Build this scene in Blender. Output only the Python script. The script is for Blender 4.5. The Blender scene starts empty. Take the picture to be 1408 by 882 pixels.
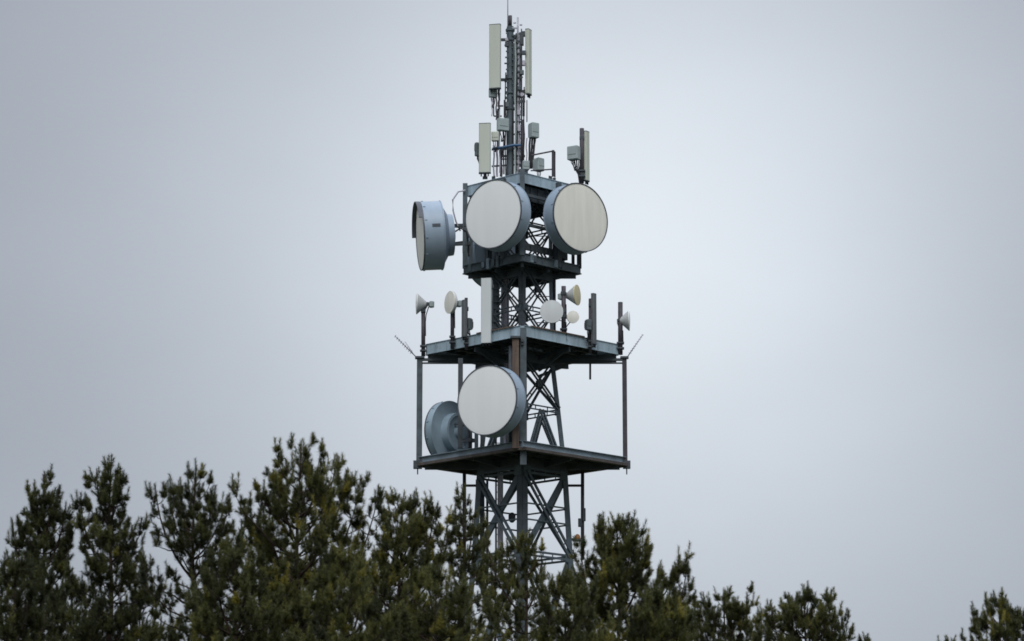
import bpy, math, random
import numpy as np
from mathutils import Matrix, Vector

C = bpy.context.scene
COL = C.collection
R_ = math.radians
rnd = random.Random(7)

# ------------------------------------------------------------------ camera model
FPX = 3960.0                      # focal length in photograph pixels (1408 wide)
CAM_Z = 1.7
PITCH = math.atan((1257 - 441) / FPX)
DIST = 120.0                      # metres from the camera to the tower axis


def W(px, py, Y=DIST):
    """world point seen at photograph pixel (px, py) at distance Y along the ground"""
    u = (px - 704) / FPX
    v = (441 - py) / FPX
    d = Vector((u, math.cos(PITCH) - v * math.sin(PITCH), math.sin(PITCH) + v * math.cos(PITCH)))
    k = Y / d.y
    return Vector((d.x * k, Y, CAM_Z + d.z * k))


AX = W(718, 640).x                # tower axis


def T(x, y, z):
    return Vector((AX + x, DIST + y, z))


def ZT(py, dy=0.0):
    return W(718, py, DIST + dy).z


def P(px, py, dy=0.0):
    return W(px, py, DIST + dy)


# ------------------------------------------------------------------ materials
def node(nt, t, **kw):
    n = nt.nodes.new(t)
    for k, v in kw.items():
        setattr(n, k, v)
    return n


def material(name, col, rough=0.6, metal=0.0, vary=0.25, scale=3.0, spots=None, spot_amt=0.5, streak=False,
             bump=0.0, spec=0.4):
    m = bpy.data.materials.new(name)
    m.use_nodes = True
    nt = m.node_tree
    b = nt.nodes['Principled BSDF']
    b.inputs['Roughness'].default_value = rough
    b.inputs['Metallic'].default_value = metal
    b.inputs['Specular IOR Level'].default_value = spec
    tc = node(nt, 'ShaderNodeTexCoord')
    mp = node(nt, 'ShaderNodeMapping')
    nt.links.new(tc.outputs['Object'], mp.inputs['Vector'])
    if streak:
        mp.inputs['Scale'].default_value = (1, 1, 0.12)
    n1 = node(nt, 'ShaderNodeTexNoise')
    n1.inputs['Scale'].default_value = scale
    n1.inputs['Detail'].default_value = 6
    n1.inputs['Roughness'].default_value = 0.65
    nt.links.new(mp.outputs[0], n1.inputs['Vector'])
    r = node(nt, 'ShaderNodeValToRGB')
    lo = [c * (1 - vary) for c in col]
    hi = [min(1, c * (1 + vary)) for c in col]
    r.color_ramp.elements[0].position = 0.3
    r.color_ramp.elements[1].position = 0.7
    r.color_ramp.elements[0].color = (*lo, 1)
    r.color_ramp.elements[1].color = (*hi, 1)
    nt.links.new(n1.outputs['Fac'], r.inputs['Fac'])
    out = r.outputs['Color']
    if spots:
        n2 = node(nt, 'ShaderNodeTexNoise')
        n2.inputs['Scale'].default_value = scale * 1.7
        n2.inputs['Detail'].default_value = 8
        n2.inputs['Roughness'].default_value = 0.7
        nt.links.new(tc.outputs['Object'], n2.inputs['Vector'])
        r2 = node(nt, 'ShaderNodeValToRGB')
        r2.color_ramp.elements[0].position = 1 - spot_amt
        r2.color_ramp.elements[1].position = min(1, 1 - spot_amt + 0.12)
        nt.links.new(n2.outputs['Fac'], r2.inputs['Fac'])
        mx = node(nt, 'ShaderNodeMixRGB')
        mx.inputs['Color2'].default_value = (*spots, 1)
        nt.links.new(r2.outputs['Color'], mx.inputs['Fac'])
        nt.links.new(out, mx.inputs['Color1'])
        out = mx.outputs['Color']
    nt.links.new(out, b.inputs['Base Color'])
    if bump:
        bp = node(nt, 'ShaderNodeBump')
        bp.inputs['Strength'].default_value = bump
        bp.inputs['Distance'].default_value = 0.02
        nt.links.new(n1.outputs['Fac'], bp.inputs['Height'])
        nt.links.new(bp.outputs[0], b.inputs['Normal'])
    return m


M = dict(
    steel=material('tower steel paint', (0.078, 0.103, 0.118), 0.55, vary=0.35, scale=2.2, spots=(0.085, 0.05, 0.035), spot_amt=0.36),
    steel_dark=material('dark steel paint', (0.056, 0.069, 0.079), 0.6, vary=0.35, scale=2.5, spots=(0.07, 0.045, 0.032), spot_amt=0.37),
    plum=material('weathered pole steel', (0.055, 0.050, 0.062), 0.6, vary=0.3, scale=4),
    galv=material('weathered fascia steel', (0.31, 0.395, 0.45), 0.5, vary=0.35, scale=2.0, spots=(0.09, 0.085, 0.08), spot_amt=0.40, streak=True),
    slate=material('slate beam paint', (0.19, 0.24, 0.275), 0.5, vary=0.3, scale=2.0, spots=(0.09, 0.06, 0.045), spot_amt=0.38),
    rust=material('rusty steel', (0.118, 0.085, 0.067), 0.8, vary=0.4, scale=3.5, spots=(0.075, 0.05, 0.045), spot_amt=0.45, streak=True),
    shroud=material('drum shroud paint', (0.30, 0.375, 0.46), 0.42, vary=0.1, scale=1.5, spots=(0.22, 0.28, 0.34), spot_amt=0.36, streak=True),
    shroud_dull=material('dull drum shroud paint', (0.275, 0.365, 0.43), 0.5, vary=0.14, scale=1.5),
    rim=material('drum rim trim', (0.08, 0.09, 0.11), 0.5, vary=0.2),
    radome=material('pale radome skin', (0.80, 0.815, 0.81), 0.6, vary=0.035, scale=1.1, streak=True, spec=0.25),
    radome_cream=material('cream radome skin', (0.77, 0.755, 0.685), 0.6, vary=0.07, scale=3.2, streak=True, spec=0.25),
    radome_yellow=material('yellowed radome skin', (0.62, 0.56, 0.36), 0.6, vary=0.08, scale=3, spec=0.25),
    panel=material('pale panel plastic', (0.53, 0.56, 0.49), 0.5, vary=0.06, scale=2.0, streak=True),
    panel_white=material('white panel plastic', (0.60, 0.63, 0.63), 0.5, vary=0.06, scale=2.0, streak=True),
    panel_dark=material('dark panel back', (0.11, 0.12, 0.13), 0.6, vary=0.2, scale=3),
    rru=material('radio cast housing', (0.34, 0.40, 0.40), 0.5, vary=0.1, scale=4),
    rru_dark=material('dark radio housing', (0.10, 0.125, 0.135), 0.55, vary=0.15, scale=4),
    rubber=material('black cable jacket', (0.022, 0.022, 0.026), 0.5, vary=0.2),
    cable_grey=material('grey cable jacket', (0.46, 0.45, 0.51), 0.5, vary=0.15, scale=5),
    blue=material('blue cable jacket', (0.035, 0.10, 0.20), 0.5, vary=0.2),
    orange=material('orange lamp glass', (0.33, 0.15, 0.05), 0.4, vary=0.1),
    bark=material('pine bark', (0.050, 0.036, 0.029), 0.9, vary=0.45, scale=5, bump=0.6, spec=0.15),
    ground=material('forest floor', (0.055, 0.062, 0.035), 0.95, vary=0.5, scale=0.35, spots=(0.09, 0.075, 0.045), spot_amt=0.45, bump=0.5, spec=0.1),
    rust_dull=material('dull rusty flange', (0.072, 0.060, 0.055), 0.75, vary=0.35, scale=3.0, spots=(0.07, 0.085, 0.095), spot_amt=0.45, streak=False),
    concrete=material('footing concrete', (0.32, 0.31, 0.29), 0.85, vary=0.2, scale=3),
)


def needle_material():
    m = bpy.data.materials.new('pine needles')
    m.use_nodes = True
    nt = m.node_tree
    b = nt.nodes['Principled BSDF']
    b.inputs['Roughness'].default_value = 0.55
    b.inputs['Specular IOR Level'].default_value = 0.3
    a = node(nt, 'ShaderNodeAttribute')
    a.attribute_name = 'tint'
    r = node(nt, 'ShaderNodeValToRGB')
    cr = r.color_ramp
    cr.elements[0].position = 0.0
    cr.elements[0].color = (0.028, 0.033, 0.013, 1)
    cr.elements[1].position = 1.0
    cr.elements[1].color = (0.26, 0.225, 0.038, 1)
    e = cr.elements.new(0.45); e.color = (0.068, 0.076, 0.026, 1)
    e = cr.elements.new(0.85); e.color = (0.155, 0.155, 0.046, 1)
    nt.links.new(a.outputs['Fac'], r.inputs['Fac'])
    nt.links.new(r.outputs['Color'], b.inputs['Base Color'])
    tr = node(nt, 'ShaderNodeBsdfTranslucent')
    nt.links.new(r.outputs['Color'], tr.inputs['Color'])
    mx = node(nt, 'ShaderNodeMixShader')
    mx.inputs['Fac'].default_value = 0.22
    nt.links.new(b.outputs[0], mx.inputs[1])
    nt.links.new(tr.outputs[0], mx.inputs[2])
    nt.links.new(mx.outputs[0], nt.nodes['Material Output'].inputs['Surface'])
    return m


M['needles'] = needle_material()

# ------------------------------------------------------------------ things and parts
WM = {}                            # world matrix of every root and part


def tag(o, label=None, cat=None, group=None, kind=None):
    if label: o['label'] = label
    if cat: o['category'] = cat
    if group: o['group'] = group
    if kind: o['kind'] = kind
    return o


def thing(name, loc, label, cat, group=None, rot=None):
    o = bpy.data.objects.new(name, None)
    o.empty_display_size = 0.2
    COL.objects.link(o)
    o.location = loc
    m = Matrix.Translation(loc)
    if rot is not None:
        o.rotation_euler = rot.to_euler()
        m = m @ rot.to_4x4()
    WM[o.name] = m
    return tag(o, label, cat, group)


def facing(az, pitch=0.0):
    """local -Y is the front; az turns it right (+) or left (-) of the camera, pitch lifts it"""
    return Matrix.Rotation(R_(az), 3, 'Z') @ Matrix.Rotation(R_(-pitch), 3, 'X')


class MB:
    """collects shapes in world coordinates (or in the local frame `f`) for ONE mesh object"""

    def __init__(self, f=None):
        self.v, self.f, self.f4 = [], [], f
        self.sm = []

    def add(self, vs, fs, smooth=False, local=True):
        o = len(self.v)
        if self.f4 is not None and local:
            vs = [self.f4 @ Vector(p) for p in vs]
        self.v += [tuple(p) for p in vs]
        self.f += [tuple(i + o for i in f) for f in fs]
        self.sm += [smooth] * len(fs)
        return self

    def box(self, c, s, rot=None, bev=0.0):
        c = Vector(c)
        hx, hy, hz = s[0] / 2, s[1] / 2, s[2] / 2
        if bev > 0:
            b = min(bev, hx * 0.9, hy * 0.9, hz * 0.9)
            pts, idx = [], {}
            for sx in (-1, 1):
                for sy in (-1, 1):
                    for sz in (-1, 1):
                        for k, q in enumerate(((hx, hy - b, hz - b), (hx - b, hy, hz - b), (hx - b, hy - b, hz))):
                            idx[(sx, sy, sz, k)] = len(pts)
                            pts.append(Vector((sx * q[0], sy * q[1], sz * q[2])))
            I = lambda *a: idx[a]
            fs = []
            for s_ in (-1, 1):
                fs.append([I(s_, -1, -1, 0), I(s_, 1, -1, 0), I(s_, 1, 1, 0), I(s_, -1, 1, 0)])
                fs.append([I(-1, s_, -1, 1), I(1, s_, -1, 1), I(1, s_, 1, 1), I(-1, s_, 1, 1)])
                fs.append([I(-1, -1, s_, 2), I(1, -1, s_, 2), I(1, 1, s_, 2), I(-1, 1, s_, 2)])
            for a in (-1, 1):
                for b_ in (-1, 1):
                    fs.append([I(-1, a, b_, 1), I(1, a, b_, 1), I(1, a, b_, 2), I(-1, a, b_, 2)])
                    fs.append([I(a, -1, b_, 0), I(a, 1, b_, 0), I(a, 1, b_, 2), I(a, -1, b_, 2)])
                    fs.append([I(a, b_, -1, 0), I(a, b_, 1, 0), I(a, b_, 1, 1), I(a, b_, -1, 1)])
                    for c_ in (-1, 1):
                        fs.append([I(a, b_, c_, 0), I(a, b_, c_, 1), I(a, b_, c_, 2)])
        else:
            pts = [Vector((x * hx, y * hy, z * hz)) for x in (-1, 1) for y in (-1, 1) for z in (-1, 1)]
            fs = [(0, 1, 3, 2), (4, 6, 7, 5), (0, 4, 5, 1), (2, 3, 7, 6), (0, 2, 6, 4), (1, 5, 7, 3)]
        if rot is not None:
            pts = [rot @ p for p in pts]
        return self.add([c + p for p in pts], fs)

    def frame(self, p0, p1, up):
        d = (Vector(p1) - Vector(p0)).normalized()
        up = Vector(up)
        if abs(d.dot(up.normalized())) > 0.98:
            up = Vector((1, 0, 0)) if abs(d.x) < 0.9 else Vector((0, 1, 0))
        s = d.cross(up).normalized()
        return d, s, s.cross(d).normalized()

    def bar(self, p0, p1, w, h, up=(0, 0, 1), off=(0, 0)):
        """rectangular bar: w sideways, h along up"""
        p0, p1 = Vector(p0), Vector(p1)
        d, s, u = self.frame(p0, p1, up)
        o = s * off[0] + u * off[1]
        q = [s * (a * w / 2) + u * (b * h / 2) for a, b in ((-1, -1), (1, -1), (1, 1), (-1, 1))]
        vs = [p0 + o + x for x in q] + [p1 + o + x for x in q]
        return self.add(vs, [(0, 1, 2, 3), (7, 6, 5, 4), (0, 4, 5, 1), (1, 5, 6, 2), (2, 6, 7, 3), (3, 7, 4, 0)])

    def channel(self, p0, p1, w, h, t, up=(0, 0, 1), side=1):
        """a C / I shaped beam: web with two flanges"""
        self.bar(p0, p1, t, h - 2 * t - 0.004, up, (0, 0))
        self.bar(p0, p1, w, t, up, (side * (w - t) / 2, (h - t) / 2))
        self.bar(p0, p1, w, t, up, (side * (w - t) / 2, -(h - t) / 2))
        return self

    def tube(self, pts, r, n=8, r1=None, cap=True):
        pts = [Vector(p) for p in pts]
        k = len(pts)
        vs, fs = [], []
        d0 = (pts[1] - pts[0]).normalized()
        up = Vector((0, 0, 1)) if abs(d0.z) < 0.9 else Vector((1, 0, 0))
        for i, p in enumerate(pts):
            d = (pts[min(i + 1, k - 1)] - pts[max(i - 1, 0)]).normalized()
            s = d.cross(up).normalized()
            u = s.cross(d).normalized()
            rr = r if r1 is None else r + (r1 - r) * i / (k - 1)
            for j in range(n):
                a = 2 * math.pi * j / n
                vs.append(p + s * (rr * math.cos(a)) + u * (rr * math.sin(a)))
        for i in range(k - 1):
            for j in range(n):
                fs.append((i * n + j, i * n + (j + 1) % n, (i + 1) * n + (j + 1) % n, (i + 1) * n + j))
        self.add(vs, fs, smooth=n > 5)
        if cap:
            o = len(self.v)
            self.f += [tuple(range(o - n, o)), tuple(reversed(range(o - n * k, o - n * k + n)))]
            self.sm += [False, False]
        return self

    def lathe(self, prof, n=64, sm=True, arc=None):
        """profile of (radius, y) turned about local Y; arc = (a0, a1) degrees for part of a turn"""
        vs, fs = [], []
        full = arc is None
        a0, a1 = (0, 360) if full else arc
        m = n if full else n + 1
        for (r, y) in prof:
            for j in range(m):
                a = R_(a0 + (a1 - a0) * j / n)
                vs.append(Vector((r * math.cos(a), y, r * math.sin(a))))
        for i in range(len(prof) - 1):
            for j in range(n):
                j2 = (j + 1) % m
                fs.append((i * m + j, i * m + j2, (i + 1) * m + j2, (i + 1) * m + j))
        return self.add(vs, fs, smooth=sm)

    def prism(self, poly, z0, z1, sm=False):
        n = len(poly)
        vs = [Vector((x, y, z0)) for x, y in poly] + [Vector((x, y, z1)) for x, y in poly]
        fs = [tuple(reversed(range(n))), tuple(range(n, 2 * n))]
        fs += [(i, (i + 1) % n, n + (i + 1) % n, n + i) for i in range(n)]
        return self.add(vs, fs, smooth=sm)

    def build(self, name, mat, parent=None, label=None, edge=None):
        me = bpy.data.meshes.new(name)
        vs = self.v
        pm = WM[parent.name] if parent is not None else Matrix()
        inv = pm.inverted()
        vs = [tuple(inv @ Vector(p)) for p in vs]
        me.from_pydata(vs, [], self.f)
        me.polygons.foreach_set('use_smooth', self.sm)
        me.materials.append(mat)
        me.update()
        import bmesh
        bm = bmesh.new(); bm.from_mesh(me)
        bmesh.ops.recalc_face_normals(bm, faces=bm.faces)
        for e in bm.edges:
            if len(e.link_faces) == 2 and e.calc_face_angle(0) > R_(35):
                e.smooth = False
        bm.to_mesh(me); bm.free()
        o = bpy.data.objects.new(name, me)
        COL.objects.link(o)
        if parent is not None:
            o.parent = parent
        WM[o.name] = pm
        if label: o['label'] = label
        return o


# ------------------------------------------------------------------ ground
g = MB()
N = 40
gv, gf = [], []
for i in range(N + 1):
    for j in range(N + 1):
        x = -3000 + 6000 * i / N
        y = -3000 + 6000 * j / N
        gv.append((x, y, 0.0))
for i in range(N):
    for j in range(N):
        a = i * (N + 1) + j
        gf.append((a, a + N + 1, a + N + 2, a + 1))
g.add(gv, gf)
ground = g.build('ground', M['ground'])
tag(ground, kind='structure')

# ------------------------------------------------------------------ the tower
tower = thing('communications_tower', T(0, 0, 0),
              'dark steel lattice tower with stacked square platforms rising behind the pines', 'tower')
DIRS = [(0, -1), (1, 0), (0, 1), (-1, 0)]       # near, right, far, left corners


def corner(k, r, z):
    d = DIRS[k % 4]
    return T(d[0] * r, d[1] * r, z)


LEG = [(0.0, 3.75), (ZT(768), 2.12), (ZT(655), 1.92), (ZT(566), 1.62), (ZT(500), 1.38), (ZT(384), 1.30), (ZT(243), 1.30)]


def leg_r(z):
    for (z0, r0), (z1, r1) in zip(LEG, LEG[1:]):
        if z <= z1:
            return r0 + (r1 - r0) * (z - z0) / (z1 - z0)
    return LEG[-1][1]


for k in range(4):                                # legs: steel angles, one flange along each face
    b = MB()
    for (z0, r0), (z1, r1) in zip(LEG, LEG[1:]):
        s = 0.30 if z1 < ZT(600) else (0.25 if z1 < ZT(495) else 0.20)
        p0, p1 = corner(k, r0, z0), corner(k, r1, z1)
        for t in (-1, 1):
            n = DIRS[(k + t) % 4]
            e = (Vector((n[0], n[1], 0)) - Vector((DIRS[k][0], DIRS[k][1], 0))).normalized()
            upv = Vector((-e.y, e.x, 0))
            b.bar(p0 + e * (s / 2 + .012), p1 + e * (s / 2 + .012), 0.024, s, up=e)
    b.build('leg', M['steel_dark' if k in (0, 2) else 'steel'], tower)
    f = MB()
    f.box(corner(k, 3.75, 0.25), (1.2, 1.2, 0.5), Matrix.Rotation(R_(45), 3, 'Z'), 0.04)
    f.build('footing', M['concrete'], tower)


def face_pt(k, r, z, s):
    """point on the face between corners k and k+1, s from 0 to 1"""
    return corner(k, r, z).lerp(corner(k + 1, r, z), s)


def double_bar(b, p0, p1, gap, w, nrm):
    d = (p1 - p0).normalized()
    s = d.cross(nrm).normalized()
    for t in (-1, 1):
        b.bar(p0 + s * (t * gap / 2), p1 + s * (t * gap / 2), w, 0.07, up=nrm)
    L = (p1 - p0).length
    n = max(2, int(L / 0.55))
    for i in range(1, n):
        c = p0.lerp(p1, i / n)
        b.bar(c - s * (gap / 2 - w / 2 + .002), c + s * (gap / 2 - w / 2 + .002), 0.05, 0.02, up=nrm)


def solid_bar(b, p0, p1, w, nrm):
    b.bar(p0, p1, w, 0.03, up=nrm)
    d = (p1 - p0).normalized()
    s = d.cross(nrm).normalized()
    b.bar(p0 + s * (w / 2 - .014) - nrm * 0.055, p1 + s * (w / 2 - .014) - nrm * 0.055, 0.024, 0.076, up=nrm)


RINGS = [1.0, 6.0, 10.6, ZT(768), ZT(655), ZT(566), ZT(500), ZT(486), ZT(431), ZT(374), ZT(316), ZT(258)]
for zi, (z0, z1) in enumerate(zip(RINGS, RINGS[1:])):
    r0, r1 = leg_r(z0), leg_r(z1)
    for k in range(4):
        a, c = DIRS[k], DIRS[(k + 1) % 4]
        nrm = Vector((a[0] + c[0], a[1] + c[1], 0)).normalized()
        off = nrm * 0.05
        i0, i1 = 0.06, 0.94
        A0, A1 = face_pt(k, r0, z0 + .08, i0) , face_pt(k, r1, z1 - .08, i1)
        B0, B1 = face_pt(k, r0, z0 + .08, i1), face_pt(k, r1, z1 - .08, i0)
        ring = MB()
        double_bar(ring, face_pt(k, r0, z0, .03), face_pt(k, r0, z0, .97), 0.17, 0.085 if z0 < ZT(600) else 0.05, nrm)
        ring.build('strut', M['steel'], tower)
        if zi == 6:
            continue                              # inside the wide platform: ring only
        if zi == 4:                               # chevron panel
            top = face_pt(k, r1, z1 - .08, .5)
            for q in (A0, B0):
                b = MB(); double_bar(b, q, top, 0.16, 0.075, nrm); b.build('brace', M['steel'], tower)
        elif k in (1, 2):                         # far faces: single light angles
            for q0, q1, o_ in ((B0, B1, off), (A0, A1, -off)):
                b = MB(); b.bar(q0 + o_, q1 + o_, 0.12 if z1 < ZT(495) else .06, 0.05, up=nrm); b.build('brace', M['steel'], tower)
        elif z1 < ZT(600):
            b = MB(); double_bar(b, B0 + off, B1 + off, 0.22, 0.105, nrm); b.build('brace', M['steel'], tower)
            b = MB(); solid_bar(b, A0 - off, A1 - off, 0.29, nrm); b.build('brace', M['steel'], tower)
        else:
            w = 0.06 if z1 < ZT(495) else 0.05
            b = MB(); double_bar(b, B0 + off, B1 + off, 0.15, w, nrm); b.build('brace', M['steel_dark'], tower)
            b = MB(); double_bar(b, A0 - off, A1 - off, 0.15, w, nrm); b.build('brace', M['steel_dark'], tower)
            b = MB()
            ctr = (A0 + A1) / 2
            b.box(ctr, (0.24, 0.13, 0.26), Matrix.Rotation(math.atan2(nrm.y, nrm.x) - math.pi / 2, 3, 'Z'))
            b.build('gusset_plate', M['steel_dark'], tower)
# bolted node plates where rings meet the legs
for z in RINGS[3:]:
    for k in range(4):
        r = leg_r(z)
        b = MB()
        for t in (-1, 1):
            n = DIRS[(k + t) % 4]
            d = DIRS[k]
            e = Vector((n[0] - d[0], n[1] - d[1], 0)).normalized()
            o = Vector((n[0] + d[0], n[1] + d[1], 0)).normalized()
            w = .42 if z < ZT(600) else .3
            b.box(corner(k, r, z) + e * (w / 2 + .05) + o * .022, (w, .02, w * .95), Matrix.Rotation(math.atan2(e.y, e.x), 3, 'Z'))
        b.build('node_plate', M['steel'], tower)
# secondary horizontals of the bottom visible panel
for k in range(4):
    for py in (700, 722):
        z = ZT(py)
        b = MB()
        b.bar(face_pt(k, leg_r(z), z, .04), face_pt(k, leg_r(z), z, .96), 0.06, 0.06)
        b.build('strut', M['steel'], tower)


def platform(r, z_top, h, mat_edge, thick_deck, inner, name='platform', rib=None, chamf=0.0, mat_deck='steel_dark',
             strip=None, joists=7, flange=0.14):
    """square platform, corners on the axes: deck with joists, four edge beams"""
    q = [Vector((DIRS[k][0] * r, DIRS[k][1] * r, 0)) for k in range(4)]
    deck = MB()
    ri = inner
    rr = r - 0.10
    zt_ = z_top - 0.03
    for k in range(4):                            # grating, an opening is left where the body passes
        a, c = DIRS[k], DIRS[(k + 1) % 4]
        vs = []
        for zz in (zt_, zt_ - thick_deck):
            for rad, d in ((rr, a), (rr, c), (ri, c), (ri, a)):
                vs.append(T(d[0] * rad, d[1] * rad, zz))
        deck.add(vs, [(0, 1, 2, 3), (7, 6, 5, 4), (0, 4, 5, 1), (2, 6, 7, 3)])
    d = deck.build(name, M[mat_deck], tower)
    jb = MB()
    for axis in range(2):
        e = (q[1 + axis] - q[0 + axis]).normalized()
        n = (q[2 + axis] - q[1 + axis]).normalized()
        side = (q[1] - q[0]).length - 0.3
        for i in range(joists):
            t = -side / 2 + side * (i + .5) / joists
            c = n * t
            hh = min(h * 0.7, 0.22) - axis * 0.05
            jb.bar(T(c.x, c.y, zt_ - thick_deck - hh / 2 - axis * 0.004) - e * side / 2, T(c.x, c.y, zt_ - thick_deck - hh / 2 - axis * 0.004) + e * side / 2, 0.09, hh)
    jb.build('joist_grid', M['steel_dark'], d)
    for k in range(4):
        p0, p1 = q[k], q[(k + 1) % 4]
        e = (p1 - p0).normalized()
        n = Vector((e.y, -e.x, 0))
        if n.dot(p0 + p1) < 0: n = -n
        b = MB()
        a0 = p0 + e * (chamf + .008)
        a1 = p1 - e * (chamf + .008)
        zc = z_top - h / 2
        A0, A1 = T(a0.x, a0.y, zc), T(a1.x, a1.y, zc)
        b.bar(A0, A1, 0.02, h - .04)
        sgn = 1 if (A1 - A0).cross(Vector((0, 0, 1))).dot(n) > 0 else -1
        for s in (-1, 1):
            b.bar(A0, A1, flange, 0.022, off=(sgn * flange / 2 - sgn * 0.01, s * (h / 2 - .011)))
        if rib:
            L = (a1 - a0).length
            m = int(L / rib)
            for i in range(1, m):
                c = a0 + e * (L * i / m)
                cc = T(c.x, c.y, zc) + n * (flange / 2 - .01)
                b.box(cc, (0.02, flange - .02, h - .05), Matrix.Rotation(math.atan2(e.y, e.x), 3, 'Z'))
        if chamf:
            e2 = (q[(k + 2) % 4] - p1).normalized()
            c0, c1 = p1 - e * chamf, p1 + e2 * chamf
            b.bar(T(c0.x, c0.y, zc), T(c1.x, c1.y, zc), 0.02, h - .05)
        bm_ = b.build('edge_beam', M[mat_edge], d)
        if strip:                                 # rusty lower flange
            s_ = MB()
            nz = n * (flange * .5 + .03)
            s_.bar(A0 + nz - Vector((0, 0, h / 2 + strip / 2 + .01)), A1 + nz - Vector((0, 0, h / 2 + strip / 2 + .01)), flange + .1, strip)
            s_.build('lower_flange', M['rust_dull'], d)
    return d


# lowest wide platform (corner posts stand on it)
zL = ZT(629)
low = platform(4.32, zL, 0.26, 'slate', 0.06, 1.25, strip=0.12, flange=0.12)
# wide middle platform carrying the small dishes
zM = ZT(474)
mid = platform(4.14, zM, 0.46, 'galv', 0.05, 1.1, rib=0.62, chamf=0.09, flange=0.055, joists=8)
# upper box: two frames joined by columns
zU = ZT(366)
upp = platform(2.5, zU, 0.36, 'steel', 0.05, 0.9, rib=0.9, joists=5, flange=0.08)
zTp = ZT(256)
topd = platform(2.35, zTp, 0.46, 'galv', 0.05, 0.5, rib=0.9, joists=5, flange=0.05)
# rust streak along the top lip of the middle platform's near corner
b = MB()
for k in (3, 0):
    p0, p1 = corner(k, 4.14, zM + .012), corner(k + 1, 4.14, zM + .012)
    s0, s1 = (.55, .92) if k == 3 else (.08, .62)
    b.bar(p0.lerp(p1, s0), p0.lerp(p1, s1), 0.16, 0.05)
b.build('rusty_lip', M['rust'], tower)

# deep cross girders under the platforms
for z, r, h in ((zL - .38, 4.1, .30), (zM - .62, 4.0, .30), (zU - .44, 2.3, .22), (zTp - .50, 2.2, .26)):
    b = MB()
    b.bar(T(-r, 0, z), T(r, 0, z), 0.12, h)
    b.bar(T(0, -r, z - .004), T(0, -.06, z - .004), 0.12, h)
    b.bar(T(0, .06, z - .004), T(0, r, z - .004), 0.12, h)
    b.build('cross_girder', M['steel_dark'], tower)
    for k in range(4):
        rr = leg_r(z)
        b = MB()
        d1, d2 = DIRS[k], DIRS[(k + 1) % 4]
        b.bar(T(d1[0] * rr, d1[1] * rr, z - .1), T(d2[0] * rr, d2[1] * rr, z - .1), 0.10, h + .1)
        b.build('ring_girder', M['steel_dark'], tower)
        m_ = (Vector((d1[0], d1[1], 0)) + Vector((d2[0], d2[1], 0))) / 2
        b = MB()
        b.bar(T(m_.x * rr, m_.y * rr, z - .1), T(m_.x * (r - .05), m_.y * (r - .05), z + .04), 0.10, 0.22)
        b.build('floor_beam', M['steel_dark'], tower)
# knee braces below the middle platform
for k in range(4):
    d, d2 = DIRS[k], DIRS[(k + 1) % 4]
    b = MB()
    m_ = Vector((d[0] + d2[0], d[1] + d2[1], 0)) / 2
    b.bar(T(m_.x * 1.4, m_.y * 1.4, zM - 1.25), T(m_.x * 3.6, m_.y * 3.6, zM - .6), 0.09, 0.12)
    b.build('knee_brace', M['steel_dark'], tower)

# corner posts between lowest and middle platform (the near one is bare rusty steel)
z_post = ZT(494)
for k, (dx, mat, w) in enumerate(((-0.28, 'rust', .27), (0, 'plum', .19), (0, 'steel', .2), (0, 'steel', .24))):
    r = 4.34
    d = DIRS[k]
    c0 = T(d[0] * r + dx, d[1] * r, 0)
    b = MB()
    b.box((c0.x, c0.y, (zL + z_post) / 2 - .15), (w, w * .8, z_post - zL + .35))
    pst = b.build('corner_post', M[mat], tower, label='bare rusty brown corner post' if k == 0 else None)
    f = MB()
    f.box((c0.x, c0.y, z_post + .06), (w + .16, w + .12, .08))
    if k != 0:
        f.box((c0.x + d[0] * .06, c0.y + d[1] * .06, zL - .32), (w + .12, w + .1, .32))
        f.box((c0.x + d[0] * .06, c0.y + d[1] * .06, zL - .60), (.05, .05, .26))
    f.build('end_plate', M['steel_dark'], pst)
# the dark column beside the rusty post
b = MB()
b.box(P(719.5, 545, -4.05), (0.26, 0.2, ZT(452, -4) - ZT(640, -4)))
b.build('column', M['steel'], tower)
# tie bars from the posts to the body
for s in (-1, 1):
    for z, h in ((z_post - .04, .11), (z_post - .19, .06)):
        b = MB()
        b.bar(T(s * 1.3, -.07, z), T(s * 4.25, -.07, z), 0.10, h)
        b.build('tie_bar', M['steel_dark'], tower)
        b = MB()
        b.bar(T(.0, s * 1.3, z), T(.0, s * 4.25, z), 0.10, h)
        b.build('tie_bar', M['steel_dark'], tower)
b = MB()
c = P(811.5, 500, .1)
b.tube([P(811.5, 492, .1), P(811.5, 522, .1)], .045)
b.box(P(814, 498, .1), (.34, .12, .12))
b.build('hanging_rod', M['steel_dark'], tower)

# columns of the upper box and its mounting frame
for k in range(4):
    d = DIRS[k]
    r = 2.44
    b = MB()
    c = T(d[0] * r, d[1] * r, 0)
    b.box((c.x, c.y, (zU + zTp) / 2), (.2, .2, zTp - zU + .2))
    if k in (1, 3):
        b.box((c.x - d[0] * .26, c.y, (zU + zTp) / 2), (.14, .14, zTp - zU))
    b.build('box_column', M['steel' if k != 1 else 'plum'], tower)
for k in range(4):
    for s in {0: (.64,), 1: (.3,), 2: (.5,), 3: (.4, .68)}[k]:
        p = corner(k, 2.4, 0).lerp(corner(k + 1, 2.4, 0), s)
        b = MB()
        b.box((p.x, p.y, (zU + zTp) / 2 - .1), (.24, .2, zTp - zU), Matrix.Rotation(R_(45), 3, 'Z'))
        b.build('mount_column', M['steel_dark'], tower)
    for py in (285, 325) if k in (0, 3) else ():
        b = MB()
        z = ZT(py)
        b.bar(corner(k, 2.3, z), corner(k + 1, 2.3, z), .1, .12)
        b.build('mount_rail', M['steel_dark'], tower)
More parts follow.
